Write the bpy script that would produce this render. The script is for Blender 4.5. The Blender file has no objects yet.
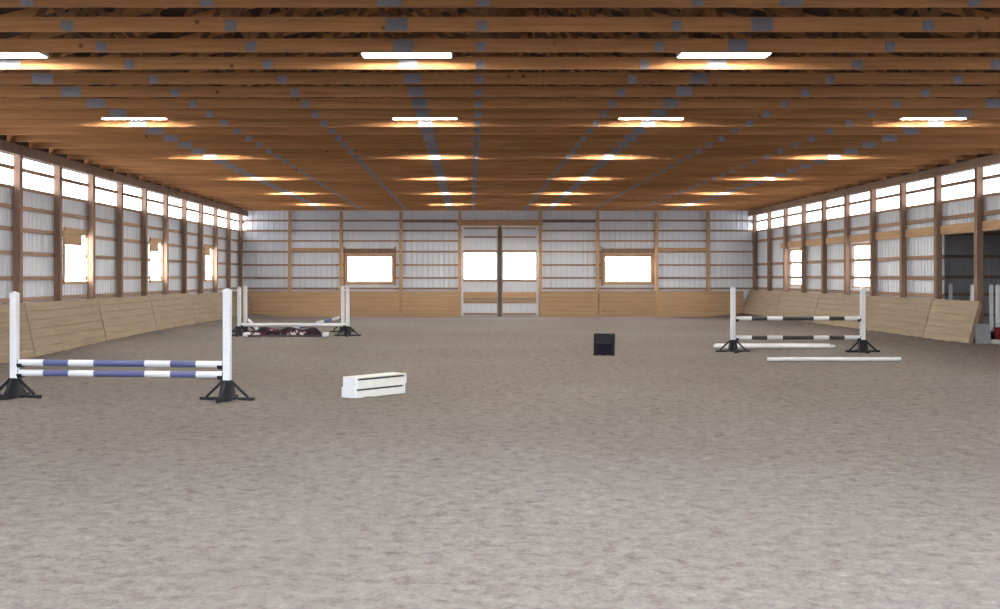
import bpy, math, random
import numpy as np
from mathutils import Vector, Matrix
random.seed(7)
C = bpy.context.scene.collection
R = math.radians

# ------------------------------------------------------------------ materials
def nodes(name):
    m = bpy.data.materials.new(name); m.use_nodes = True
    nt = m.node_tree
    return m, nt, nt.nodes['Principled BSDF']

def N(nt, typ, **kw):
    n = nt.nodes.new(typ)
    for k, v in kw.items():
        if k in n.inputs: n.inputs[k].default_value = v
        else: setattr(n, k, v)
    return n

def ramp(nt, fac, stops):
    r = nt.nodes.new('ShaderNodeValToRGB')
    e = r.color_ramp.elements
    while len(e) < len(stops): e.new(0.5)
    for i, (p, c) in enumerate(stops):
        e[i].position = p; e[i].color = (*c, 1)
    nt.links.new(fac, r.inputs['Fac'])
    return r.outputs['Color']

def wood(name, c0, c1, scale, rough=0.75, knots=True):
    """timber: grain stretched along the axis whose scale is smallest"""
    m, nt, b = nodes(name)
    tc = N(nt, 'ShaderNodeTexCoord'); oi = N(nt, 'ShaderNodeObjectInfo')
    off = N(nt, 'ShaderNodeVectorMath', operation='SCALE'); off.inputs[0].default_value = (37, 53, 19)
    nt.links.new(oi.outputs['Random'], off.inputs['Scale'])
    add = N(nt, 'ShaderNodeVectorMath', operation='ADD')
    nt.links.new(tc.outputs['Object'], add.inputs[0]); nt.links.new(off.outputs[0], add.inputs[1])
    mp = N(nt, 'ShaderNodeMapping'); mp.inputs['Scale'].default_value = scale
    nt.links.new(add.outputs[0], mp.inputs['Vector'])
    n1 = N(nt, 'ShaderNodeTexNoise', Scale=1.0, Detail=5.0, Roughness=0.6)
    nt.links.new(mp.outputs[0], n1.inputs['Vector'])
    col = ramp(nt, n1.outputs['Fac'], [(0.3, c0), (0.7, c1)])
    mx = N(nt, 'ShaderNodeMix', data_type='RGBA', blend_type='MULTIPLY'); mx.inputs[0].default_value = 1
    v = ramp(nt, oi.outputs['Random'], [(0, (0.86, 0.86, 0.86)), (1, (1.1, 1.1, 1.1))])
    nt.links.new(col, mx.inputs[6]); nt.links.new(v, mx.inputs[7])
    out = mx.outputs[2]
    if knots:
        vo = N(nt, 'ShaderNodeTexVoronoi', Scale=2.3); nt.links.new(add.outputs[0], vo.inputs['Vector'])
        kf = ramp(nt, vo.outputs['Distance'], [(0.03, (0.35, 0.3, 0.25)), (0.09, (1, 1, 1))])
        m2 = N(nt, 'ShaderNodeMix', data_type='RGBA', blend_type='MULTIPLY'); m2.inputs[0].default_value = 1
        nt.links.new(out, m2.inputs[6]); nt.links.new(kf, m2.inputs[7]); out = m2.outputs[2]
    nt.links.new(out, b.inputs['Base Color'])
    b.inputs['Roughness'].default_value = rough
    b.inputs['Specular IOR Level'].default_value = 0.25
    return m

def plain(name, col, rough=0.5, metal=0.0, var=0.06, spec=0.5, scale=6.0):
    m, nt, b = nodes(name)
    tc = N(nt, 'ShaderNodeTexCoord')
    n1 = N(nt, 'ShaderNodeTexNoise', Scale=scale, Detail=4.0)
    nt.links.new(tc.outputs['Object'], n1.inputs['Vector'])
    lo = tuple(x * (1 - var) for x in col); hi = tuple(min(1, x * (1 + var)) for x in col)
    nt.links.new(ramp(nt, n1.outputs['Fac'], [(0.3, lo), (0.7, hi)]), b.inputs['Base Color'])
    b.inputs['Roughness'].default_value = rough; b.inputs['Metallic'].default_value = metal
    b.inputs['Specular IOR Level'].default_value = spec
    return m

def glow(name, col, strength):
    m, nt, b = nodes(name)
    b.inputs['Base Color'].default_value = (0.85, 0.86, 0.88, 1)
    b.inputs['Roughness'].default_value = 0.5
    b.inputs['Emission Color'].default_value = (*col, 1)
    b.inputs['Emission Strength'].default_value = strength
    return m

def sand():
    m, nt, b = nodes('arena_sand')
    tc = N(nt, 'ShaderNodeTexCoord')
    big = N(nt, 'ShaderNodeTexNoise', Scale=0.16, Detail=3.0)
    mid = N(nt, 'ShaderNodeTexNoise', Scale=7.5, Detail=6.0, Roughness=0.7)
    fine = N(nt, 'ShaderNodeTexNoise', Scale=38.0, Detail=3.0, Roughness=0.7)
    for n in (big, mid, fine): nt.links.new(tc.outputs['Object'], n.inputs['Vector'])
    c1 = ramp(nt, mid.outputs['Fac'], [(0.3, (0.086, 0.071, 0.063)), (0.47, (0.150, 0.129, 0.118)), (0.72, (0.204, 0.180, 0.168))])
    c2 = ramp(nt, big.outputs['Fac'], [(0.35, (0.90, 0.87, 0.84)), (0.65, (1.06, 1.06, 1.06))])
    c3 = ramp(nt, fine.outputs['Fac'], [(0.3, (0.82, 0.81, 0.80)), (0.65, (1.06, 1.06, 1.06))])
    a = N(nt, 'ShaderNodeMix', data_type='RGBA', blend_type='MULTIPLY'); a.inputs[0].default_value = 1
    nt.links.new(c1, a.inputs[6]); nt.links.new(c2, a.inputs[7])
    d = N(nt, 'ShaderNodeMix', data_type='RGBA', blend_type='MULTIPLY'); d.inputs[0].default_value = 1
    nt.links.new(a.outputs[2], d.inputs[6]); nt.links.new(c3, d.inputs[7])
    # darker, browner sand in a belt along the right-hand kick boards
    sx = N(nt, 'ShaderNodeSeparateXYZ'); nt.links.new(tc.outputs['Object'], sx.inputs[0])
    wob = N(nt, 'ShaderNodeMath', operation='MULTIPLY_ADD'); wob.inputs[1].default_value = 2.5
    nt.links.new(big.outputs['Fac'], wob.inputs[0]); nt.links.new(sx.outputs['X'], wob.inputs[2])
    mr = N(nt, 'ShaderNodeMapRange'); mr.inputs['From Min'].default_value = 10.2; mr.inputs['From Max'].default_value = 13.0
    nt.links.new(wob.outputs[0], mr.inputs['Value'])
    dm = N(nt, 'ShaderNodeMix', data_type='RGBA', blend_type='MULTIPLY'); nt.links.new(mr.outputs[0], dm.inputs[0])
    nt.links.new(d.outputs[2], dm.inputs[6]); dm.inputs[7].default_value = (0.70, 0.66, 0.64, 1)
    nt.links.new(dm.outputs[2], b.inputs['Base Color'])
    b.inputs['Roughness'].default_value = 0.95; b.inputs['Specular IOR Level'].default_value = 0.15
    bp = N(nt, 'ShaderNodeBump', Strength=0.55, Distance=0.03)
    s = N(nt, 'ShaderNodeMath', operation='MULTIPLY_ADD'); s.inputs[1].default_value = 0.35
    n2 = N(nt, 'ShaderNodeTexNoise', Scale=11.0, Detail=4.0, Roughness=0.6); nt.links.new(tc.outputs['Object'], n2.inputs['Vector'])
    nt.links.new(fine.outputs['Fac'], s.inputs[0]); nt.links.new(n2.outputs['Fac'], s.inputs[2])
    nt.links.new(s.outputs[0], bp.inputs['Height']); nt.links.new(bp.outputs[0], b.inputs['Normal'])
    return m

M = {}
M['truss'] = wood('truss_timber', (0.325, 0.150, 0.060), (0.50, 0.245, 0.098), (0.7, 9, 22))
M['web'] = wood('truss_web_timber', (0.15, 0.072, 0.036), (0.25, 0.125, 0.06), (2, 9, 9), knots=False)
M['post'] = wood('post_timber', (0.155, 0.095, 0.066), (0.26, 0.165, 0.118), (14, 14, 0.8))
M['header'] = wood('header_timber', (0.36, 0.22, 0.12), (0.50, 0.32, 0.18), (1.2, 1.2, 18))
M['girt'] = wood('girt_timber', (0.24, 0.15, 0.105), (0.36, 0.24, 0.17), (0.9, 0.9, 20), knots=False)
M['kick'] = wood('kick_plank_timber', (0.225, 0.168, 0.115), (0.32, 0.248, 0.175), (0.8, 0.8, 16))
M['kickback'] = wood('orange_plank_timber', (0.30, 0.193, 0.113), (0.40, 0.262, 0.155), (0.8, 0.8, 14))
M['jamb'] = wood('window_jamb_timber', (0.38, 0.25, 0.14), (0.50, 0.34, 0.20), (3, 3, 3), knots=False)
M['siding'] = plain('white_steel_siding', (0.56, 0.585, 0.655), 0.42, 0.0, 0.04, 0.45, 0.8)
M['annex'] = plain('dull_grey_siding', (0.48, 0.45, 0.45), 0.6, 0.0, 0.12, 0.3, 0.8)
M['roof'] = plain('dark_roof_lining', (0.06, 0.036, 0.030), 0.85, 0.0, 0.3, 0.2, 0.7)
M['plate'] = plain('galvanised_plate', (0.25, 0.255, 0.30), 0.36, 0.5, 0.12, 0.5, 9)
M['white'] = plain('white_paint', (0.66, 0.66, 0.69), 0.42, 0, 0.03, 0.5)
M['cream'] = plain('white_board_paint', (0.62, 0.61, 0.56), 0.5, 0, 0.04, 0.4)
M['blue'] = plain('blue_paint', (0.070, 0.078, 0.195), 0.45, 0, 0.06)
M['black'] = plain('black_paint', (0.022, 0.022, 0.025), 0.45, 0, 0.1)
M['iron'] = plain('black_plastic', (0.014, 0.014, 0.017), 0.6, 0, 0.15, 0.2)
M['box'] = plain('black_box_plastic', (0.009, 0.008, 0.011), 0.6, 0, 0.15, 0.15)
M['navy'] = plain('navy_black_plastic', (0.007, 0.004, 0.015), 0.65, 0, 0.15, 0.12)
M['grey'] = plain('grey_board', (0.20, 0.20, 0.21), 0.7, 0, 0.15)
M['red'] = plain('red_plastic', (0.25, 0.02, 0.03), 0.5, 0, 0.1)
M['dark'] = plain('dark_seam', (0.05, 0.045, 0.042), 0.8, 0, 0.1)
M['steel'] = plain('dark_steel', (0.06, 0.055, 0.062), 0.5, 0.3, 0.1)
M['enamel'] = plain('lamp_enamel', (0.75, 0.75, 0.74), 0.5, 0, 0.02)
M['lens'] = glow('fluorescent_lens', (1.0, 0.945, 0.83), 120.0)
M['lens_added'] = glow('added_cool_tube', (0.88, 0.945, 1.0), 146.0)  # tubes of the unseen lamps added to brighten the foreground
M['daylit'] = glow('daylit_clerestory_sheet', (0.93, 0.96, 1.0), 6.5)
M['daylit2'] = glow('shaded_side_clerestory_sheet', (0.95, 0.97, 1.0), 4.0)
M['daywin'] = glow('daylit_window_sheet', (0.97, 0.98, 1.0), 13.0)
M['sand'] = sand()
# mottled filler cloth
m, nt, b = nodes('maroon_white_mottle')
tc = N(nt, 'ShaderNodeTexCoord'); n1 = N(nt, 'ShaderNodeTexNoise', Scale=5.5, Detail=2.0)
nt.links.new(tc.outputs['Object'], n1.inputs['Vector'])
cr = ramp(nt, n1.outputs['Fac'], [(0.49, (0.012, 0.011, 0.018)), (0.53, (0.07, 0.012, 0.024)), (0.60, (0.10, 0.022, 0.036)), (0.63, (0.55, 0.52, 0.55))])
nt.links.new(cr, b.inputs['Base Color']); b.inputs['Roughness'].default_value = 0.85; b.inputs['Specular IOR Level'].default_value = 0.1
M['mottle'] = m

# ------------------------------------------------------------------ mesh builder
class MB:
    def __init__(s): s.v = []; s.f = []; s.mi = []; s.sm = []
    def add(s, verts, faces, mi=0, smooth=False):
        o = len(s.v); s.v += [tuple(v) for v in verts]
        for f in faces: s.f.append([i + o for i in f]); s.mi.append(mi); s.sm.append(smooth)
    def box(s, x0, x1, y0, y1, z0, z1, mi=0, bev=0.0, mat=None):
        if bev <= 0:
            v = [(x0,y0,z0),(x1,y0,z0),(x1,y1,z0),(x0,y1,z0),(x0,y0,z1),(x1,y0,z1),(x1,y1,z1),(x0,y1,z1)]
            f = [(0,3,2,1),(4,5,6,7),(0,1,5,4),(1,2,6,5),(2,3,7,6),(3,0,4,7)]
        else:
            b = bev; v = []; f = []
            xs = (x0, x1); ys = (y0, y1); zs = (z0, z1); idx = {}
            for i in (0,1):
                for j in (0,1):
                    for k in (0,1):
                        dx = b if i == 0 else -b; dy = b if j == 0 else -b; dz = b if k == 0 else -b
                        for ax in range(3):
                            p = [xs[i]+dx, ys[j]+dy, zs[k]+dz]
                            p[ax] = (xs[i], ys[j], zs[k])[ax]
                            idx[(i,j,k,ax)] = len(v); v.append(tuple(p))
            I = idx
            for i in (0,1): f.append([I[(i,0,0,0)], I[(i,1,0,0)], I[(i,1,1,0)], I[(i,0,1,0)]])
            for j in (0,1): f.append([I[(0,j,0,1)], I[(1,j,0,1)], I[(1,j,1,1)], I[(0,j,1,1)]])
            for k in (0,1): f.append([I[(0,0,k,2)], I[(1,0,k,2)], I[(1,1,k,2)], I[(0,1,k,2)]])
            for a in (0,1):
                for c in (0,1):
                    f.append([I[(a,c,0,0)], I[(a,c,1,0)], I[(a,c,1,1)], I[(a,c,0,1)]])
                    f.append([I[(a,0,c,0)], I[(a,1,c,0)], I[(a,1,c,2)], I[(a,0,c,2)]])
                    f.append([I[(0,a,c,1)], I[(1,a,c,1)], I[(1,a,c,2)], I[(0,a,c,2)]])
            for i in (0,1):
                for j in (0,1):
                    for k in (0,1): f.append([I[(i,j,k,0)], I[(i,j,k,1)], I[(i,j,k,2)]])
        if mat is not None: v = [mat @ Vector(p) for p in v]
        s.add(v, f, mi)
    def bar(s, p, q, w, h, mi=0, up=(0,0,1)):
        """rectangular bar from p to q, w across, h along 'up'"""
        p = Vector(p); q = Vector(q); d = (q - p).normalized()
        a = d.cross(Vector(up))
        if a.length < 1e-4: a = d.cross(Vector((0,1,0)))
        a.normalize(); u = a.cross(d).normalized()
        a *= w/2; u *= h/2
        v = [p-a-u, p+a-u, p+a+u, p-a+u, q-a-u, q+a-u, q+a+u, q-a+u]
        s.add(v, [(0,1,2,3),(7,6,5,4),(0,4,5,1),(1,5,6,2),(2,6,7,3),(3,7,4,0)], mi)
    def tube(s, p, q, r0, r1=None, n=20, mi=0, caps=True, rings=None):
        """round bar; rings = [(t, mi)] gives the material of each length segment"""
        r1 = r0 if r1 is None else r1
        p = Vector(p); q = Vector(q); d = (q-p).normalized()
        a = d.cross(Vector((0,0,1)))
        if a.length < 1e-4: a = Vector((1,0,0))
        a.normalize(); u = a.cross(d)
        segs = rings or [(1.0, mi)]
        ts = [0.0] + [t for t, _ in segs]
        circ = lambda t, r: [p + (q-p)*t + (a*math.cos(2*math.pi*i/n) + u*math.sin(2*math.pi*i/n))*r for i in range(n)]
        for k in range(len(segs)):
            t0, t1 = ts[k], ts[k+1]
            v = circ(t0, r0+(r1-r0)*t0) + circ(t1, r0+(r1-r0)*t1)
            s.add(v, [(i, (i+1)%n, n+(i+1)%n, n+i) for i in range(n)], segs[k][1], True)
        if caps:
            s.add(circ(0, r0*0.9) , [tuple(range(n))[::-1]], segs[0][1])
            s.add(circ(1, r1*0.9), [tuple(range(n))], segs[-1][1])
            for t, r, g in ((0, r0, -1), (1, r1, 1)):
                v = circ(t, r) + circ(t, r*0.9)
                s.add(v, [(i, (i+1)%n, n+(i+1)%n, n+i) for i in range(n)], segs[0 if t == 0 else -1][1])
    def lathe(s, prof, n=20, mi=0, centre=(0,0,0)):
        cx, cy, cz = centre; v = []
        for r, z in prof:
            v += [(cx + r*math.cos(2*math.pi*i/n), cy + r*math.sin(2*math.pi*i/n), cz+z) for i in range(n)]
        f = []
        for k in range(len(prof)-1):
            f += [(k*n+i, k*n+(i+1)%n, (k+1)*n+(i+1)%n, (k+1)*n+i) for i in range(n)]
        s.add(v, f, mi, True)
    def build(s, name, mats, parent=None, loc=None, rotz=0.0):
        me = bpy.data.meshes.new(name)
        me.from_pydata(s.v, [], s.f)
        for m in (mats if isinstance(mats, (list, tuple)) else [mats]): me.materials.append(m)
        me.polygons.foreach_set('material_index', s.mi)
        me.polygons.foreach_set('use_smooth', s.sm)
        me.update()
        import bmesh
        bm = bmesh.new(); bm.from_mesh(me); bmesh.ops.recalc_face_normals(bm, faces=bm.faces); bm.to_mesh(me); bm.free()
        o = bpy.data.objects.new(name, me); C.objects.link(o)
        if parent: o.parent = parent
        if loc: o.location = loc
        o.rotation_euler.z = rotz
        return o

def tag(o, label, cat, group=None):
    o['label'] = label; o['category'] = cat
    if group: o['group'] = group
    return o
def thing(name, label, cat, loc=(0,0,0), rotz=0.0, group=None):
    o = bpy.data.objects.new(name, None); C.objects.link(o)
    o.empty_display_size = 0.2
    o.location = loc; o.rotation_euler.z = rotz
    return tag(o, label, cat, group)
def struct(o, label=None):
    o['kind'] = 'structure'
    if label: o['label'] = label; 
    return o
def kids(o): return list(o.children)
def dup(root, loc, rotz=None, label=None, group=None):
    r = root.copy(); C.objects.link(r); r.location = loc
    if rotz is not None: r.rotation_euler.z = rotz
    if label: r['label'] = label
    if group: r['group'] = group
    for ch in list(root.children):
        c = ch.copy(); C.objects.link(c); c.parent = r
        for g in list(ch.children):
            d = g.copy(); C.objects.link(d); d.parent = c
    return r
ORD = ['nearest','second','third','fourth','fifth','sixth','seventh','eighth','ninth','tenth','eleventh','twelfth']
def nth(i):
    w = ['first','second','third','fourth','fifth','sixth','seventh','eighth','ninth','tenth','eleventh','twelfth',
         'thirteenth','fourteenth','fifteenth','sixteenth','seventeenth','eighteenth','nineteenth','twentieth']
    t = ['twenty-','thirty-','forty-']
    if i < 20: return w[i]
    n = i + 1
    if n % 10 == 0: return {30:'thirtieth',40:'fortieth'}[n]
    return t[n//10-2] + w[n%10-1]

# ------------------------------------------------------------------ measures (metres; the camera stands at x=0, y=0)
XL, XR, YB, YF = -9.76, 12.16, 50.75, -3.0     # siding planes
CX = 1.24                                       # centre line of the trusses
ZC = 4.50                                       # underside of the bottom chords
BAY = 2.445
POSTS_Y = [50.0 - 0.0 - BAY*k for k in range(0, 11)]   # 50.0 ... 25.55
CL0, CL1, CLR = 3.65, 4.29, 4.03
GIRTS = [3.20, 2.73, 2.22, 1.68, 1.22]
L_WIN = [(28.38, 30.0), (36.0, 37.3), (43.4, 44.65)]
R_WIN = [(35.62, 37.45), (42.95, 44.80)]
ANX0, ANX1 = 20.9, 30.33                        # wide opening in the right wall
ANZ = 2.78

# ------------------------------------------------------------------ sand floor
def vnoise(x, y, seed):
    rs = np.random.RandomState(seed); T = rs.rand(256, 256)
    xi = np.floor(x).astype(int); yi = np.floor(y).astype(int); fx = x-xi; fy = y-yi
    fx = fx*fx*(3-2*fx); fy = fy*fy*(3-2*fy)
    g = lambda a, b: T[a % 256, b % 256]
    return (g(xi,yi)*(1-fx)+g(xi+1,yi)*fx)*(1-fy)+(g(xi,yi+1)*(1-fx)+g(xi+1,yi+1)*fx)*fy
def bank(x, y):
    """sand thrown up against the kick boards"""
    r = np.clip((x-(XR-2.2))/1.8, 0, 1); l = np.clip(((XL+1.9)-x)/1.5, 0, 1)
    far = np.clip((y-24)/10, 0.15, 1)
    return 0.16*r*r*(3-2*r) + 0.13*far*l*l*(3-2*l)
def floor_z(x, y):
    return float(bank(np.array(float(x)), np.array(float(y))))
rows = [YF]; y = YF
while y < YB+0.3:
    y += 0.5 if y < 4.5 else max(0.028, 0.0055*y); rows.append(min(y, YB+0.3))
xs = np.linspace(XL-0.05, XR+0.05, 420); ys = np.array(rows)
GX, GY = np.meshgrid(xs, ys)
H = bank(GX, GY)
n1 = vnoise(GX*1.1, GY*1.1, 1); n2 = vnoise(GX*6.5+n1*1.5, GY*6.5, 2); n3 = vnoise(GX*15.0, GY*15.0+n2, 3)
calm = np.clip((YB-0.6-GY)/2.0, 0.2, 1)
H = H + calm*(0.012*(n1-0.5) + 0.024*(np.abs(n2-0.5)*2-0.45) + 0.017*(n3-0.5))
nx, ny = len(xs), len(ys)
V = np.stack([GX.ravel(), GY.ravel(), H.ravel()], 1)
I = np.arange(nx*ny).reshape(ny, nx)
F = np.stack([I[:-1,:-1].ravel(), I[:-1,1:].ravel(), I[1:,1:].ravel(), I[1:,:-1].ravel()], 1)
me = bpy.data.meshes.new('floor')
me.vertices.add(len(V)); me.vertices.foreach_set('co', V.ravel().astype(np.float32))
me.loops.add(F.size); me.loops.foreach_set('vertex_index', F.ravel().astype(np.int32))
me.polygons.add(len(F)); me.polygons.foreach_set('loop_start', np.arange(0, F.size, 4, dtype=np.int32))
me.polygons.foreach_set('loop_total', np.full(len(F), 4, dtype=np.int32))
me.polygons.foreach_set('use_smooth', np.ones(len(F), dtype=bool))
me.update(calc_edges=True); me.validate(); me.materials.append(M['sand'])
o = bpy.data.objects.new('floor', me); C.objects.link(o); struct(o)
mb = MB(); mb.box(XR+0.04, 17.6, ANX0-1.0, 34.6, -0.25, 0.0)
struct(mb.build('floor_annex', M['sand']))

# ------------------------------------------------------------------ walls
def siding(mb, place, u0, u1, z0, z1, openings, mi=0):
    P = 0.2286; prof = [(0,0),(0.150,0),(0.172,0.019),(0.207,0.019),(P,0)]
    pts = []
    k = 0
    while u0 + k*P < u1:
        for a, d in prof[:-1]: pts.append((u0+k*P+a, d))
        k += 1
    pts.append((u0+k*P, 0))
    us = sorted(set([p[0] for p in pts if p[0] <= u1] + [u1] + [e for op in openings for e in op[:2]]))
    pu = [p[0] for p in pts]; pd = [p[1] for p in pts]
    for a, b in zip(us[:-1], us[1:]):
        if b-a < 1e-6 or a < u0-1e-6 or b > u1+1e-6: continue
        da, db = float(np.interp(a, pu, pd)), float(np.interp(b, pu, pd)); mid = (a+b)/2
        top = z1(mid) if callable(z1) else z1
        cuts = sorted([(op[2], op[3]) for op in openings if op[0] < mid < op[1]])
        z = z0; iv = []
        for c0, c1 in cuts:
            if c0 > z: iv.append((z, c0))
            z = max(z, c1)
        if z < top: iv.append((z, top))
        for c0, c1 in iv:
            mb.add([place(a, da, c0), place(b, db, c0), place(b, db, c1), place(a, da, c1)], [(0,1,2,3)], mi)

LEFT = lambda u, d, z: (XL + d, u, z)
RIGHT = lambda u, d, z: (XR - d, u, z)
BACK = lambda u, d, z: (u, YB - d, z)
EAVE = 4.95
roofz = lambda x: EAVE + (10.95 - abs(x-CX))*0.25

clr = (YF, YB, CL0, CL1)
opL = [clr] + [(a, b, 1.60, 2.74) for a, b in L_WIN]
opR = [clr] + [(a, b, 1.42, 2.66) for a, b in R_WIN] + [(ANX0, ANX1, -0.2, ANZ)]
B_WIN = [(-5.22, -3.36), (5.80, 7.72)]
opB = [(a, b, 1.50, 2.54) for a, b in B_WIN] + [(-0.28, 2.84, -0.2, 3.84)]

mb = MB(); siding(mb, LEFT, YF, YB, -0.1, EAVE, opL); wl = struct(mb.build('wall_left', M['siding']))
mb = MB(); siding(mb, RIGHT, YF, YB, -0.1, EAVE, opR); wr = struct(mb.build('wall_right', M['siding']))
mb = MB(); siding(mb, BACK, XL, XR, -0.1, roofz, opB); wb = struct(mb.build('wall_back', M['siding']))
# the wall behind the photographer, with its wide open doorway
mb = MB(); siding(mb, lambda u, d, z: (u, YF + d, z), XL, XR, -0.1, roofz, [(-4.2, 6.4, -0.1, 4.2)])
struct(mb.build('wall_front', M['siding']))

def runs(a, b, holes):
    out = []; x = a
    for h0, h1 in sorted(holes):
        if h0 > x: out.append((x, h0))
        x = max(x, h1)
    if x < b: out.append((x, b))
    return out
def girt(wall, place, u0, u1, z, holes, h=0.09, d=0.045, mat='girt', name='girt'):
    mb = MB()
    for a, b in runs(u0, u1, holes):
        p, q = place(a, 0.021, z-h/2), place(b, 0.021+d, z+h/2)
        mb.box(min(p[0],q[0]), max(p[0],q[0]), min(p[1],q[1]), max(p[1],q[1]), p[2], q[2])
    mb.build(name, M[mat], wall)
for z in GIRTS:
    hl = [(a, b) for a, b in L_WIN if 1.6 < z < 2.74]
    girt(wl, LEFT, 18, YB, z, hl)
    hr = [(ANX0, ANX1)] if z < ANZ else []
    if z != 2.73: girt(wr, RIGHT, 18, YB, z, hr, 0.105)     # these rails run straight across the openings of the right-hand windows
for w, pl in ((wl, LEFT), (wr, RIGHT)):
    girt(w, pl, YF, YB, CLR, [], 0.085, 0.04)
    girt(w, pl, YF, YB, CL0-0.03, [], 0.07, 0.045)
# timber headers
def trim(n, place, u0, u1, z0, z1, d0, d1, mat, label=None):
    mb = MB(); p, q = place(u0, d0, z0), place(u1, d1, z1)
    mb.box(min(p[0],q[0]), max(p[0],q[0]), min(p[1],q[1]), max(p[1],q[1]), p[2], q[2], 0, 0.004)
    return struct(mb.build('trim_%d' % n, M[mat]), label)
trim(1, LEFT, YF+0.1, YB-0.1, CL1-0.01, ZC-0.005, 0.232, 0.272, 'post', 'brown header board above the left clerestory')
trim(2, RIGHT, YF+0.1, YB-0.1, CL1-0.01, ZC-0.005, 0.232, 0.272, 'girt', 'brown header board above the right clerestory')
trim(3, RIGHT, 18, 46.0, 2.79, 3.02, 0.068, 0.108, 'header', 'long brown timber header over the opening in the right wall')
for i, z in enumerate([4.10, 3.67, 3.23, 2.77, 2.20, 1.65, 1.20]):
    holes = [(-0.36, 2.92)] if z < 3.9 else []
    holes += [(a-0.05, b+0.05) for a, b in B_WIN if 1.40 < z < 2.62]
    girt(wb, BACK, XL+0.02, XR-0.02, z, holes, 0.075)

# ------------------------------------------------------------------ clerestory bays and windows
wn = [0]
def window(place, u0, u1, z0, z1, mat, frame=None, dep=0.0, label=None, fmat='jamb'):
    wn[0] += 1
    mb = MB(); p, q = place(u0, -0.004+dep, z0), place(u1, 0.004+dep, z1)
    mb.box(min(p[0],q[0]), max(p[0],q[0]), min(p[1],q[1]), max(p[1],q[1]), p[2], q[2])
    w = struct(mb.build('window_%d' % wn[0], M[mat]), label)
    if frame:
        fb = MB(); t = frame
        for (a, b, c, d) in ((u0-t, u0, z0-t, z1+t), (u1, u1+t, z0-t, z1+t), (u0, u1, z0-t, z0), (u0, u1, z1, z1+t)):
            p, q = place(a, 0.023, c), place(b, 0.075, d)
            fb.box(min(p[0],q[0]), max(p[0],q[0]), min(p[1],q[1]), max(p[1],q[1]), p[2], q[2], 0, 0.004)
        fb.build('window_frame', M[fmat], w)
    return w
for place, side in ((LEFT, 'left'), (RIGHT, 'right')):
    for k, yy in enumerate(POSTS_Y):
        a = yy; b = YB if k == 0 else POSTS_Y[k-1]
        window(place, a, b, CL0, CL1, 'daylit' if side == 'left' else 'daylit2', label='white daylit clerestory sheet high on the %s wall, %s bay from the back corner' % (side, nth(k)))
    window(place, YF, POSTS_Y[-1], CL0, CL1, 'daylit' if side == 'left' else 'daylit2', label='long white clerestory sheet beside and behind the camera on the %s wall' % side)
for i, (a, b) in enumerate(L_WIN):
    w = window(LEFT, a, b, 1.60, 2.74, 'daywin', None, label='bright window in the left wall, %s from the camera' % nth(i))
    fb = MB()
    for (p0, p1, c, d) in ((a-0.07, a, 1.53, 2.81), (b, b+0.07, 1.53, 2.81), (a, b, 1.53, 1.60), (a, b, 2.74, 2.90)):
        fb.box(XL+0.023, XL+0.075, p0, p1, c, d, 0, 0.004)
    fb.build('window_frame', M['jamb'], w)
    vb = MB(); vb.box(XL+0.024, XL+0.060, a+0.002, b-0.36, 2.48, 2.738, 0, 0.004)
    vb.build('top_board', M['header'], w)
for i, (a, b) in enumerate(R_WIN):
    w = window(RIGHT, a, b, 1.42, 2.66, 'daywin', None, label='bright window crossed by two rails in the right wall, %s from the camera' % nth(i))
    fb = MB()
    for (p0, p1, c, d) in ((a-0.07, a, 1.36, 2.74), (b, b+0.07, 1.36, 2.74), (a, b, 1.36, 1.42), (a, b, 2.66, 2.74)):
        fb.box(XR-0.067, XR-0.0665+0.001, p0, p1, c, d) if False else fb.box(XR-0.072, XR-0.066+0.0, p0, p1, c, d)
    fb.build('window_frame', M['jamb'], w)
for i, (a, b) in enumerate(B_WIN):
    side = 'left' if i == 0 else 'right'
    w = window(BACK, a, b, 1.50, 2.54, 'daywin', 0.14, label='bright wood-framed window in the back wall, %s of the doors' % side, fmat='header')
    sb = MB()
    for u in (a-0.16, b+0.16):
        sb.box(u-0.03, u+0.03, YB-0.105, YB-0.077, 1.30, 2.98, 0, 0.004)
    sb.box(a-0.14, b+0.14, YB-0.105, YB-0.077, 2.70, 2.90, 0, 0.004)
    sb.build('outer_casing', M['post'], w)

trim(6, LEFT, YF+0.1, YB-0.1, ZC+0.0, EAVE-0.02, 0.022, 0.05, 'roof', 'dark lining above the left eave board')
trim(7, RIGHT, YF+0.1, YB-0.1, ZC+0.0, EAVE-0.02, 0.022, 0.05, 'roof', 'dark lining above the right eave board')
trim(8, BACK, -7.61, -5.58, 2.80, 2.93, 0.07, 0.11, 'header', 'brown board across the bay left of the left back window')
trim(9, BACK, 8.03, 10.08, 2.80, 2.93, 0.07, 0.11, 'header', 'brown board across the bay right of the right back window')
trim(10, BACK, -2.87, -0.56, 4.02, 4.14, 0.07, 0.11, 'post', 'brown board left of the door header')
trim(11, BACK, 3.11, 5.36, 4.02, 4.14, 0.07, 0.11, 'post', 'brown board right of the door header')
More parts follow.
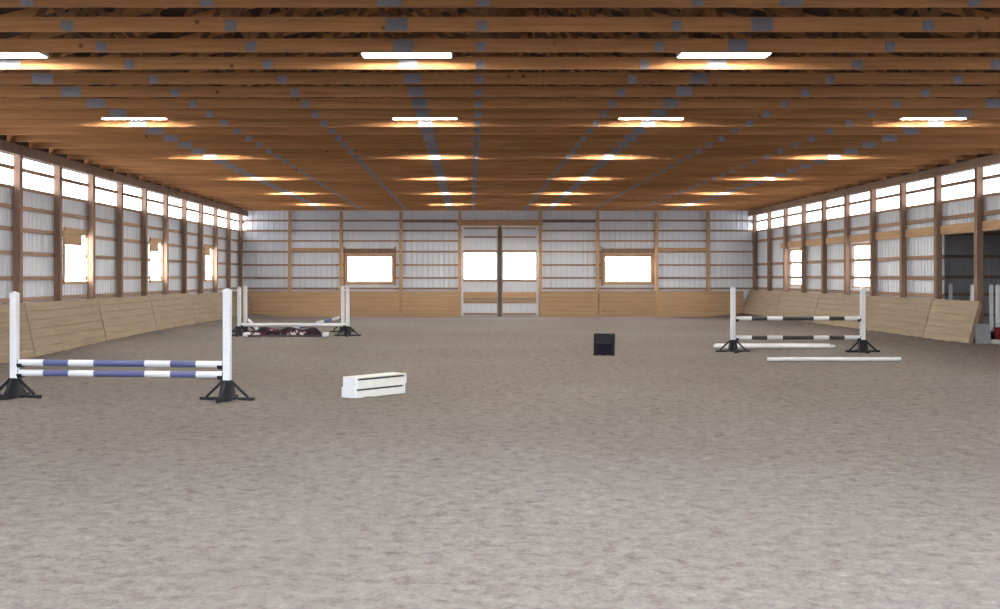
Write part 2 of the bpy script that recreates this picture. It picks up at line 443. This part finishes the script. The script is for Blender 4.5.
# sliding doors in the back wall
def door(n, x0, x1, hinge, label):
    y0 = YB + 0.075; ma, mz = (0.13, 0.11) if hinge < 0 else (0.11, 0.13)
    mb = MB()
    siding(mb, lambda u, d, z: (u, y0 - d*0.5, z), x0, x1, -0.1, 3.92, [(x0+ma, x1-mz, 1.60, 2.73)])
    dr = struct(mb.build('door_%d' % n, M['siding']), label)
    rb = MB()
    for z, h in ((3.79, 0.10), (3.40, 0.07), (2.79, 0.10), (1.53, 0.09), (0.60, 0.08), (0.10, 0.10)):
        rb.box(x0+0.05, x1-0.05, y0-0.055, y0-0.011, z-h/2, z+h/2, 0, 0.004)
    rb.build('rail', M['girt'], dr)
    kb = MB(); kb.box(x0+0.05, x1-0.05, y0-0.06, y0-0.011, 0.80, 1.04, 0, 0.004); kb.build('kick_rail', M['header'], dr)
    kb = MB(); kb.box(x0+0.05, x1-0.05, y0-0.030, y0-0.012, 0.64, 0.80); kb.build('kick_board', M['kick'], dr)
    sb = MB()
    for u in (x0+0.025, x1-0.025): sb.box(u-0.025, u+0.025, y0-0.06, y0-0.011, 0.05, 3.84, 0, 0.004)
    sb.build('stile', M['jamb'], dr)
    gb = MB(); gb.box(x0+ma-0.01, x1-mz+0.01, y0-0.004, y0+0.004, 1.60, 2.73); gb.build('glass_pane', M['daywin'], dr)
    hb = MB(); hx = x1-0.10 if hinge < 0 else x0+0.10
    hb.box(hx-0.03, hx+0.03, y0-0.085, y0-0.06, 1.15, 1.40, 0, 0.006); hb.build('door_handle', M['white'], dr)
door(1, -0.36, 1.205, -1, 'left leaf of the grey sliding doors in the back wall')
door(2, 1.345, 2.92, 1, 'right leaf of the grey sliding doors in the back wall')
mb = MB(); mb.box(1.195, 1.355, YB-0.05, YB+0.08, 0.0, 3.87, 0, 0.006)
struct(mb.build('trim_4', M['steel']), 'dark upright between the two sliding door leaves')
trim(5, BACK, -0.55, 3.1, 3.88, 4.13, 0.07, 0.13, 'header', 'brown timber header over the sliding doors')

# annex behind the right wall
mb = MB(); siding(mb, lambda u, d, z: (u, 34.5-d, z), XR+0.05, 17.6, 0.0, 3.6, []); wa = struct(mb.build('wall_annex_back', M['annex']))
for z in (2.95, 2.30, 1.70, 1.20, 0.6): girt(wa, lambda u, d, zz: (u, 34.5-d, zz), XR+0.05, 17.6, z, [], 0.09)
mb = MB(); siding(mb, lambda u, d, z: (17.6-d, u, z), ANX0-1, 34.5, 0.0, 3.6, [(22.0, 26.0, 1.4, 2.6)]); wa2 = struct(mb.build('wall_annex_right', M['annex']))
mb = MB(); siding(mb, lambda u, d, z: (u, ANX0-1+d, z), XR+0.05, 17.6, 0.0, 3.6, []); struct(mb.build('wall_annex_front', M['annex']))
mb = MB(); mb.box(XR+0.02, 17.7, ANX0-1.1, 34.6, 3.6, 3.7); struct(mb.build('ceiling_annex', M['roof']))

window(lambda u, d, z: (17.6-d, u, z), 22.0, 26.0, 1.4, 2.6, 'daylit2', 0.07, label='added window in the side wall of the dim annex, out of view')  # unseen window added only to light the annex
# roof
mb = MB()
for s in (-1, 1):
    xa, xb = CX, CX + s*11.3
    za, zb = roofz(CX), roofz(CX) - 11.3*0.25
    v = [(xa,YF-0.1,za),(xb,YF-0.1,zb),(xb,YB+0.1,zb),(xa,YB+0.1,za)]
    v += [(x, y, z+0.12) for x, y, z in v]
    mb.add(v, [(0,1,2,3),(4,5,6,7),(0,1,5,4),(1,2,6,5),(2,3,7,6)])
ce = struct(mb.build('ceiling', M['roof']))
mb = MB()
for s in (-1, 1):
    for k in range(0, 18):
        x = CX + s*(0.3 + k*0.61); z = roofz(x) - 0.045
        mb.box(x-0.02, x+0.02, 8.0, YB-0.05, z-0.07, z+0.03)
mb.build('purlin', M['web'], ce)

# ------------------------------------------------------------------ timber posts
def make_post(h):
    mb = MB(); mb.box(-0.075, 0.075, -0.088, 0.088, -0.1, h, 0, 0.006); return mb
pl = None
for side, x in (('left', XL+0.142), ('right', XR-0.142)):
    for k, yy in enumerate(POSTS_Y):
        if side == 'left': yy -= 0.33
        lab = 'tall brown timber post on the %s wall, %s from the back corner' % (side, nth(k))
        if pl is None:
            pl = make_post(ZC-0.01).build('wall_post', M['post'], None, (x, yy, 0))
            tag(pl, lab, 'post', 'posts along the left wall')
        else:
            dup(pl, (x, yy, 0), 0, lab, 'posts along the %s wall' % side)
names = ['first from the left corner', 'second from the left corner', 'third from the left corner, right of the left window', 'just left of the sliding doors',
         'just right of the sliding doors', 'left of the right window', 'right of the right window', 'first from the right corner']
mbp = MB(); mbp.box(-0.065, 0.065, -0.06, 0.06, -0.1, ZC-0.01, 0, 0.006)
bp = None
for px, nm in zip((-7.69, -5.50, -2.95, -0.44, 3.00, 5.44, 7.95, 10.16), names):
    lab = 'brown back wall post, ' + nm
    loc = (px, YB-0.195, 0)
    if bp is None:
        bp = mbp.build('wall_post', M['header'], None, loc); tag(bp, lab, 'post', 'posts along the back wall')
    else: dup(bp, loc, 0, lab)

# ------------------------------------------------------------------ kick boards
def kick(place_top, length, mat, boards=6, lean=0.27, h=1.02):
    """boards lying in the local XZ plane, x along the wall, leaning back towards +y"""
    mb = MB(); bh = h/boards
    ang = math.atan2(lean, h)
    m = Matrix.Rotation(-ang, 4, 'X')
    for k in range(boards):
        z0 = k*bh/math.cos(ang); z1 = (k+1)*bh/math.cos(ang)
        mb.box(0.014, length-0.014, 0.0, 0.038, z0+0.003, z1-0.001, 0, 0.003, m)
    return mb
def kick_panel(loc, rotz, length, mat, label, group, lean, h=1.02):
    t = thing('kick_panel', label, 'kickboard', loc, rotz, group)
    b = kick(None, length, mat, 6, lean, h)
    b.build('plank_face', M[mat], t)
    n = max(2, int(round(length/1.2))+1)
    ang = math.atan2(lean, 1.02)
    for i in range(n):
        x = 0.05 + (length-0.10)*i/(n-1)
        s = MB(); m = Matrix.Rotation(-ang, 4, 'X')
        s.box(x-0.02, x+0.02, 0.039, 0.105, 0.03, 1.0, 0, 0.003, m)
        s.build('stud', M['girt'], t)
    return t
# left wall: face towards +x, so rotate +90deg (local +y -> -x)
segs = [50.0, 44.8, 39.9, 35.0, 30.1, 25.15, 20.25]
for i in range(6):
    y0, y1 = segs[i+1], segs[i]
    if i == 0: y1 = 50.35
    zb = floor_z(-9.25, (y0+y1)/2) - 0.03
    kick_panel((-9.22, y0, zb), R(90), y1-y0, 'kick', 'leaning plank kickboard along the left wall, %s from the back' % nth(i), 'kickboards on the left wall', 0.24, 1.165 - zb if i >= 2 else 1.02)
# right wall: local +y -> +x : rotate -90, local x runs towards -y
segs = [50.35, 45.1, 40.2, 35.3, 30.4, 27.6]
for i in range(5):
    y1, y0 = segs[i], segs[i+1]
    zb = floor_z(11.6, (y0+y1)/2) - 0.03
    kick_panel((11.60, y1, zb), R(-90), y1-y0, 'kick',
               ('short leaning plank kickboard at the open end of the right wall' if i == 4 else
                'long leaning plank kickboard along the right wall, %s from the back' % nth(i)), 'kickboards on the right wall', 0.27)
bx = [(-9.48, -5.42, 'at the left corner'), (-5.40, -2.97, 'under the left back window'), (-2.95, -0.40, 'left of the doors'),
      (2.95, 5.45, 'right of the doors'), (5.47, 7.93, 'under the right back window'), (7.95, 11.65, 'at the right corner')]
for x0, x1, nm in bx:
    kick_panel((x0, YB-0.36, -0.02), 0, x1-x0, 'kickback', 'upright orange plank kickboard on the back wall, ' + nm, 'kickboards on the back wall', 0.02, 1.11)

# ------------------------------------------------------------------ roof trusses
def truss():
    t = thing('roof_truss', 'x', 'roof truss', (0, 0, 0), 0, 'timber roof trusses')
    HW = 10.80; d = 0.165
    mb = MB()
    for a, b in ((-HW, -7.41), (-7.41, -2.07), (-2.07, 2.07), (2.07, 7.41), (7.41, HW)):
        mb.box(CX+a+0.001, CX+b-0.001, 0, 0.042, ZC, ZC+d)
    mb.build('bottom_chord', M['truss'], t)
    top = lambda x: roofz(CX+x) - 0.26
    for s in (-1, 1):
        mb = MB(); mb.bar((CX, 0.021, top(0)), (CX+s*HW, 0.021, top(HW)), 0.042, 0.14)
        mb.build('top_chord', M['truss'], t)
    zb = ZC + d - 0.04
    for s in (-1, 1):
        for b, a in ((1.10, 0.05), (1.10, 3.0), (3.95, 3.0), (3.95, 4.95), (5.80, 4.95), (5.80, 6.7), (7.41, 6.7), (7.41, 8.9)):
            mb = MB(); mb.bar((CX+s*b, 0.021, zb), (CX+s*a, 0.021, top(a)-0.05), 0.038, 0.09)
            mb.build('web', M['web'], t)
    for off, w, h in ((1.10, 0.12, 0.12), (2.07, 0.25, 0.15), (3.95, 0.13, 0.12), (5.80, 0.13, 0.12), (7.41, 0.30, 0.15)):
        for s in (-1, 1):
            mb = MB()
            for yy in (-0.003, 0.042): mb.box(CX+s*off-w/2, CX+s*off+w/2, yy, yy+0.003, ZC+0.005, ZC+0.005+h)
            mb.build('gusset_plate', M['plate'], t)
    return t
TY0, TS = 13.42, 1.225
t0 = truss(); KS = list(range(-2, 31)); BEHIND = list(range(-13, -2))
lamp_k = {2: 'nearest', 7: 'second', 12: 'third', 17: 'fourth', 22: 'fifth', 27: 'sixth'}
for j, k in enumerate(KS):
    yy = TY0 + TS*k
    lab = 'timber roof truss, ' + ('first' if j == 0 else nth(j)) + ' from the camera'
    if k in lamp_k: lab = 'timber roof truss lit just behind the %s row of lamps' % lamp_k[k]
    if j == 0: t0.location = (0, yy, 0); t0['label'] = lab
    else: dup(t0, (0, yy, 0), 0, lab)

for k in BEHIND: dup(t0, (0, TY0 + TS*k, 0), 0, 'timber roof truss overhead or behind the camera, out of the picture', 'roof trusses overhead')
# ------------------------------------------------------------------ lamps
def lamp():
    t = thing('ceiling_light', 'x', 'ceiling light', (0, 0, 0), 0, 'fluorescent lamps between the trusses')
    mb = MB(); mb.box(-0.59, 0.59, -0.16, 0.16, 0.050, 0.075, 0, 0.006)
    for sy in (-1, 1): mb.box(-0.575, 0.575, sy*0.16-0.004, sy*0.16+0.004, 0.0, 0.0505)
    mb.build('housing', M['enamel'], t)
    for yy in (-0.11, -0.04, 0.04, 0.11):
        mb = MB(); mb.tube((-0.57, yy, 0.012), (0.57, yy, 0.012), 0.018, n=10); mb.build('tube', M['lens'], t)
    for s in (-1, 1):
        mb = MB(); mb.box(s*0.582-0.008, s*0.582+0.008, -0.164, 0.164, -0.002, 0.049, 0, 0.003); mb.build('end_cap', M['enamel'], t)
        mb = MB(); mb.box(s*0.42-0.015, s*0.42+0.015, -TS/2-0.085, TS/2-0.132, 0.0755, 0.088); mb.build('hanger', M['plate'], t)
    return t
l0 = None
cols = [(-6.12, 'leftmost column'), (-0.82, 'second column from the left'), (3.30, 'third column from the left'), (8.45, 'rightmost column')]
for r in range(6):
    yy = TY0 + TS*1.5 + 0.15 + TS*5*r
    for x, nm in cols:
        if r == 0 and x > 8: continue
        lab = 'white fluorescent ceiling light, %s, %s row from the camera' % (nm, nth(r))
        if l0 is None: l0 = lamp(); l0.location = (x, yy, 4.596); l0['label'] = lab
        else: dup(l0, (x, yy, 4.596), 0, lab)
# added rows overhead and behind the camera
fill_lamp = None
for kk in (-5, -8, -10, -12):          # unseen cooler lamps, added in closer rows to brighten the near sand
    for x, nm in cols:
        q = dup(fill_lamp or l0, (x, TY0+TS*1.5+0.15+TS*kk, 4.596), 0, 'added cool ceiling light overhead or behind the camera, out of the picture', 'added lamps overhead')
        if fill_lamp is None:
            fill_lamp = q
            for ch in q.children:
                if ch.name.startswith('tube'):
                    ch.data = ch.data.copy(); ch.data.materials[0] = M['lens_added']
dup(l0, (8.45, TY0+TS*1.5+0.15, 4.596), 0, 'white fluorescent ceiling light beyond the right edge, first row')

# ------------------------------------------------------------------ jumps
def standard(label, loc, rotz, cups, inner, group='white jump standards', top=1.505):
    """white post on a black four-legged foot; inner = +1/-1: side on which the cups sit"""
    t = thing('jump_standard', label, 'jump standard', loc, rotz, group)
    mb = MB(); mb.box(-0.052, 0.052, -0.052, 0.052, 0.20, top, 0, 0.010)
    v = [(-0.052,-0.052,top),(0.052,-0.052,top),(0.052,0.052,top),(-0.052,0.052,top),(0,0,top+0.025)]
    mb.add([(x*0.85,y*0.85,z-0.002) for x,y,z in v], [(0,1,4),(1,2,4),(2,3,4),(3,0,4)])
    p = mb.build('post', M['white'], t)
    hb = MB()
    for k in range(12):
        z = 0.42 + k*0.076
        hb.tube((0, -0.0535, z), (0, -0.050, z), 0.0045, n=8)
    hb.build('pin_holes', M['dark'], p)
    mb = MB()
    n = 4
    prof = [(0.105, 0.0), (0.10, 0.06), (0.080, 0.20), (0.070, 0.295)]
    vs = []
    for r, z in prof: vs += [(sx*r*0.95, sy*r*0.95, z) for sx, sy in ((-1,-1),(1,-1),(1,1),(-1,1))]
    fs = [(k*4+i, k*4+(i+1)%4, k*4+4+(i+1)%4, k*4+4+i) for k in range(3) for i in range(4)] + [(3,2,1,0)]
    mb.add(vs, fs); mb.add([vs[i] for i in range(12, 16)], [(0,1,2,3)])
    mb.build('hub', M['iron'], t)
    for q in range(4):
        lb = MB()
        c, s_ = round(math.cos(q*math.pi/2)), round(math.sin(q*math.pi/2))
        P = lambda r, z: (c*r, s_*r, z)
        lb.bar(P(0.10, 0.032), P(0.375, 0.032), 0.05, 0.045)
        lb.bar(P(0.075, 0.268), P(0.300, 0.055), 0.036, 0.034)
        lb.bar(P(0.30, 0.027), P(0.385, 0.027), 0.075, 0.055)
        lb.build('leg', M['iron'], t)
    for z in cups:
        cb = MB()
        x0 = inner*0.053; x1 = inner*0.13
        cb.box(min(x0, x0+inner*0.012), max(x0, x0+inner*0.012), -0.03, 0.03, z-0.06, z+0.05)
        seg = 8; vv = []; ff = []
        for i in range(seg+1):
            a = math.pi + math.pi*i/seg
            for rr in (0.052, 0.060):
                for xx in (x0, x1): vv.append((xx, rr*math.cos(a), z+rr*math.sin(a)*0.95))
        for i in range(seg):
            o = i*4
            ff += [(o, o+1, o+5, o+4), (o+2, o+3, o+7, o+6), (o, o+2, o+6, o+4), (o+1, o+3, o+7, o+5)]
        cb.add(vv, ff); cb.build('cup', M['iron'], t)
    return t
def pole(p, q, r, pattern, label, group=None):
    p = Vector(p); q = Vector(q); mid = (p+q)/2
    keys = {'W': 'white', 'B': 'blue', 'K': 'black'}
    used = []
    for ch in pattern:
        if ch not in used: used.append(ch)
    n = len(pattern)
    mb = MB(); mb.tube(p-mid, q-mid, r, n=20, rings=[((i+1)/n, used.index(ch)) for i, ch in enumerate(pattern)])
    o = mb.build('jump_pole', [M[keys[c]] for c in used], None, tuple(mid))
    return tag(o, label, 'jump pole', group)

PR = 0.046
def pair(x0, y0, x1, y1, zs, pats, names, plabels, tops=(1.505, 1.505)):
    a0, a1 = Vector((x0, y0, 0)), Vector((x1, y1, 0))
    rot = math.atan2(y1-y0, x1-x0)
    d = (a1-a0).normalized()
    za, zb = floor_z(x0, y0), floor_z(x1, y1)
    standard(names[0], (x0, y0, za-0.012), rot, [z-za for z in zs], 1, top=tops[0])
    standard(names[1], (x1, y1, zb-0.012), rot, [z-zb for z in zs], -1, top=tops[1])
    for z, pt, lb in zip(zs, pats, plabels):
        pole(tuple(a0+d*0.068+Vector((0,0,z))), tuple(a1-d*0.068+Vector((0,0,z))), 0.050 if pt == 'W' else PR, pt, lb)
pair(-6.475, 16.85, -3.38, 16.5, (0.500, 0.355), ('WBWBBWBW', 'WBWBBWBW'),
     ('white jump standard at the left end of the blue and white poles', 'white jump standard at the right end of the blue and white poles'),
     ('upper blue and white banded pole of the near jump', 'lower blue and white banded pole of the near jump'), (1.505, 1.555))
pair(5.98, 26.95, 8.93, 26.95, (0.765, 0.330), ('WKWKKWKW', 'WKWKKWKW'),
     ('white jump standard at the left end of the black and white poles', 'white jump standard at the right end of the black and white poles'),
     ('upper black and white banded pole of the right jump', 'lower black and white banded pole of the right jump'), (1.475, 1.475))
pair(-6.66, 34.2, -3.53, 34.2, (0.32,), ('W',),
     ('front left white standard of the far spread jump', 'front right white standard of the far spread jump'),
     ('plain white front pole of the far spread jump',), (1.42, 1.42))
standard('rear left white standard of the far spread jump', (-6.92, 36.5, -0.012), 0, [0.37], 1, top=1.42)
standard('rear right white standard of the far spread jump', (-3.92, 36.5, -0.012), 0, [0.44], -1, top=1.42)
pole((-4.03, 36.47, 0.445), (-5.75, 34.62, 0.06), PR, 'WBWBBWBW', 'blue and white pole slanting down from the rear right standard')
pole((-6.80, 36.42, 0.37), (-6.10, 34.66, 0.055), PR, 'W', 'white pole slanting down from the rear left standard')

# low filler under the far spread jump
t = thing('jump_filler', 'low dark maroon filler with white patches under the far white pole', 'jump filler', (-5.27, 33.95, 0.0), 0)
mb = MB()
xsn = np.linspace(-1.02, 1.02, 60); rng = np.random.RandomState(4); rows_ = []
top = 0.225 + 0.035*np.sin(xsn*9+0.6) + 0.02*rng.rand(60); top[:9] = np.linspace(0.05, top[9], 9); top[-6:] = np.linspace(top[-7], 0.10, 6)
prof = [(-0.17, 0.0), (-0.15, 0.45), (-0.09, 0.85), (0.0, 1.0), (0.09, 0.85), (0.15, 0.45), (0.17, 0.0)]
vv = [(x, a + 0.012*math.sin(x*23+b*5), h*b) for x, h in zip(xsn, top) for a, b in prof]
n = len(prof); ff = [(i*n+k, i*n+k+1, (i+1)*n+k+1, (i+1)*n+k) for i in range(59) for k in range(n-1)]
ff += [tuple(range(n)), tuple(range(59*n, 60*n))]
mb.add(vv, ff, 0, True); mb.build('filler_body', M['mottle'], t)
for s in (-1, 1):
    mb = MB(); mb.box(s*1.13-0.08, s*1.13+0.08, -0.20, 0.20, 0.0, 0.11, 0, 0.025); mb.build('end_foot', M['white'], t)
mb = MB(); mb.box(-1.06, 1.06, -0.20, 0.20, 0.0, 0.05, 0, 0.01); mb.build('tray', M['black'], t)

# loose ground poles
def gz(x, y): return floor_z(x, y)
pole((6.02, 24.0, gz(6.0,24)+0.045), (8.74, 24.05, gz(8.7,24)+0.045), 0.040, 'W', 'white ground pole lying in front of the right jump')
pole((5.80, 28.25, 0.050), (8.66, 28.1, 0.052), 0.045, 'W', 'white ground pole behind the right jump, the front one')
pole((5.95, 28.75, 0.050), (8.70, 28.65, 0.052), 0.045, 'W', 'white ground pole behind the right jump, the rear one')

# white stacked boxes
ang = math.atan2(0.80, 0.66)
def white_box(label, off, z):
    t = thing('cavaletti_block', label, 'jump block', (0,0,0), 0, 'two stacked white blocks')
    t.location = (-1.616 + off[0], 16.72 + off[1], z); t.rotation_euler.z = ang
    # local x along the length, local y across (towards the left end face)
    Lg, W, h = 1.04, 0.28, 0.146
    mb = MB(); mb.box(0, 0.03, 0, W, 0, h, 0, 0.003); mb.build('end_panel', M['white'], t)
    mb = MB(); mb.box(Lg-0.03, Lg, 0, W, 0, h, 0, 0.003); mb.build('end_panel', M['white'], t)
    mb = MB(); mb.box(0.031, Lg-0.031, 0.0, W, h-0.020, h, 0, 0.003); mb.build('top_board', M['cream'], t)
    for y0 in (0.012, W-0.03):
        mb = MB(); mb.box(0.031, Lg-0.031, y0, y0+0.018, 0.0, h-0.047, 0, 0.002); mb.build('side_board', M['cream'], t)
    mb = MB(); mb.box(0.031, Lg-0.031, 0.034, W-0.034, 0.01, h-0.021); mb.build('core', M['dark'], t)
white_box('long white block at the bottom of the stack of two on the sand', (0, 0), 0.0)
white_box('long white block lying on top of the stack of two', (0.025*math.cos(ang)-0.0, 0.025*math.sin(ang)), 0.147)

# black mounting block
t = thing('mounting_block', 'black plastic mounting block standing alone on the sand', 'mounting block', (2.945, 26.0, 0.0), R(-9))
for s in (-1, 1):
    mb = MB()
    x0, x1 = (-0.222, -0.165) if s < 0 else (0.165, 0.222)
    v = [(-0.20,0.0),(0.20,0.0),(0.20,0.47),(-0.02,0.47),(-0.06,0.44),(-0.17,0.30),(-0.20,0.27)]
    n = len(v); vs = [(x0, a, b) for a, b in v] + [(x1, a, b) for a, b in v]
    mb.add(vs, [tuple(range(n)), tuple(range(n, 2*n))] + [(i, (i+1)%n, n+(i+1)%n, n+i) for i in range(n)])
    mb.build('side_panel', M['box'], t)
mb = MB(); mb.box(-0.164, 0.164, -0.04, 0.20, 0.435, 0.468, 0, 0.006); mb.build('tread', M['box'], t)
mb = MB(); mb.box(-0.164, 0.164, -0.19, -0.01, 0.235, 0.265, 0, 0.006); mb.build('tread', M['box'], t)
mb = MB(); mb.box(-0.164, 0.164, -0.03, -0.012, 0.266, 0.434); mb.build('riser', M['iron'], t)
mb = MB(); mb.box(-0.164, 0.164, -0.18, -0.16, 0.0, 0.234); mb.build('riser', M['navy'], t)

# things stored in the annex
for lab, x, yy in (('stored white jump standard seen above the short right kickboard', 12.86, 31.7),
                   ('stored pale jump standard just left of the last right post', 12.62, 29.75),
                   ('stored white jump standard in the right opening, left of the pair', 13.55, 30.8),
                   ('stored white jump standard at the right edge of the picture', 13.18, 29.6)):
    standard(lab, (x, yy, 0.0), -math.atan2(x, yy), [], 1, 'jump standards stored in the annex')
t = thing('bucket', 'dark red bucket on the ground at the right edge', 'bucket', (13.0, 29.05, 0.172))
mb = MB(); mb.lathe([(0.0,0.0),(0.11,0.0),(0.145,0.28),(0.152,0.285),(0.152,0.297),(0.138,0.297),(0.105,0.02),(0.0,0.02)], 24); mb.build('pail', M['red'], t)
mb = MB()
for i in range(10):
    a0, a1 = math.pi*i/10, math.pi*(i+1)/10
    mb.tube((0.15*math.cos(a0), 0, 0.28+0.12*math.sin(a0)), (0.15*math.cos(a1), 0, 0.28+0.12*math.sin(a1)), 0.004, n=6, caps=False)
mb.build('handle', M['steel'], t)
mb = MB(); m = Matrix.Rotation(R(-9), 4, 'X'); mb.box(-0.17, 0.17, -0.02, 0.02, 0.0, 0.50, 0, 0.006, m)
bb = MB(); bb.box(-0.45, 0.45, -0.13, 0.13, 0.0, 0.17, 0, 0.012)
o = bb.build('timber_block', M['cream'], None, (12.98, 29.05, 0.001), R(5)); tag(o, 'pale timber block on the ground under the red bucket', 'timber block')
o = mb.build('board', M['grey'], None, (11.88, 27.42, 0.13), R(-6)); tag(o, 'grey board standing at the end of the right kickboards', 'board')

# ------------------------------------------------------------------ world, camera, look
w = bpy.data.worlds.new('overcast'); bpy.context.scene.world = w; w.use_nodes = True
nt = w.node_tree; bg = nt.nodes['Background']; bg.inputs['Strength'].default_value = 14.0
tc = N(nt, 'ShaderNodeTexCoord'); sx = N(nt, 'ShaderNodeSeparateXYZ'); nt.links.new(tc.outputs['Generated'], sx.inputs[0])
mr = N(nt, 'ShaderNodeMapRange'); mr.inputs['From Min'].default_value = -0.02; mr.inputs['From Max'].default_value = 0.02
nt.links.new(sx.outputs['Z'], mr.inputs['Value'])           # overcast sky above the horizon, dull ground below it
nt.links.new(ramp(nt, mr.outputs[0], [(0.0, (0.075, 0.07, 0.06)), (1.0, (0.80, 0.90, 1.0))]), bg.inputs['Color'])
pl_ = bpy.data.lights.new('doorway_portal', 'AREA'); pl_.shape = 'RECTANGLE'; pl_.size = 10.6; pl_.size_y = 4.3
pl_.cycles.is_portal = True
po = bpy.data.objects.new('doorway_portal', pl_); C.objects.link(po); po.location = (1.1, YF-0.02, 2.1); po.rotation_euler = (R(90), 0, 0)

cam = bpy.data.cameras.new('camera'); co = bpy.data.objects.new('camera', cam); C.objects.link(co)
co.location = (0, 0, 1.73); co.rotation_euler = (R(90), 0, 0)
cam.sensor_width = 36; cam.lens = 1185/1000*36; cam.shift_x = 0.030; cam.shift_y = -0.0285; cam.clip_end = 300
S = bpy.context.scene; S.camera = co
S.view_settings.view_transform = 'Standard'; S.view_settings.look = 'None'; S.view_settings.gamma = 1
S.view_settings.use_curve_mapping = False; S.view_settings.exposure = 0.44
S.cycles.max_bounces = 8; S.cycles.diffuse_bounces = 5; S.cycles.use_denoising = True
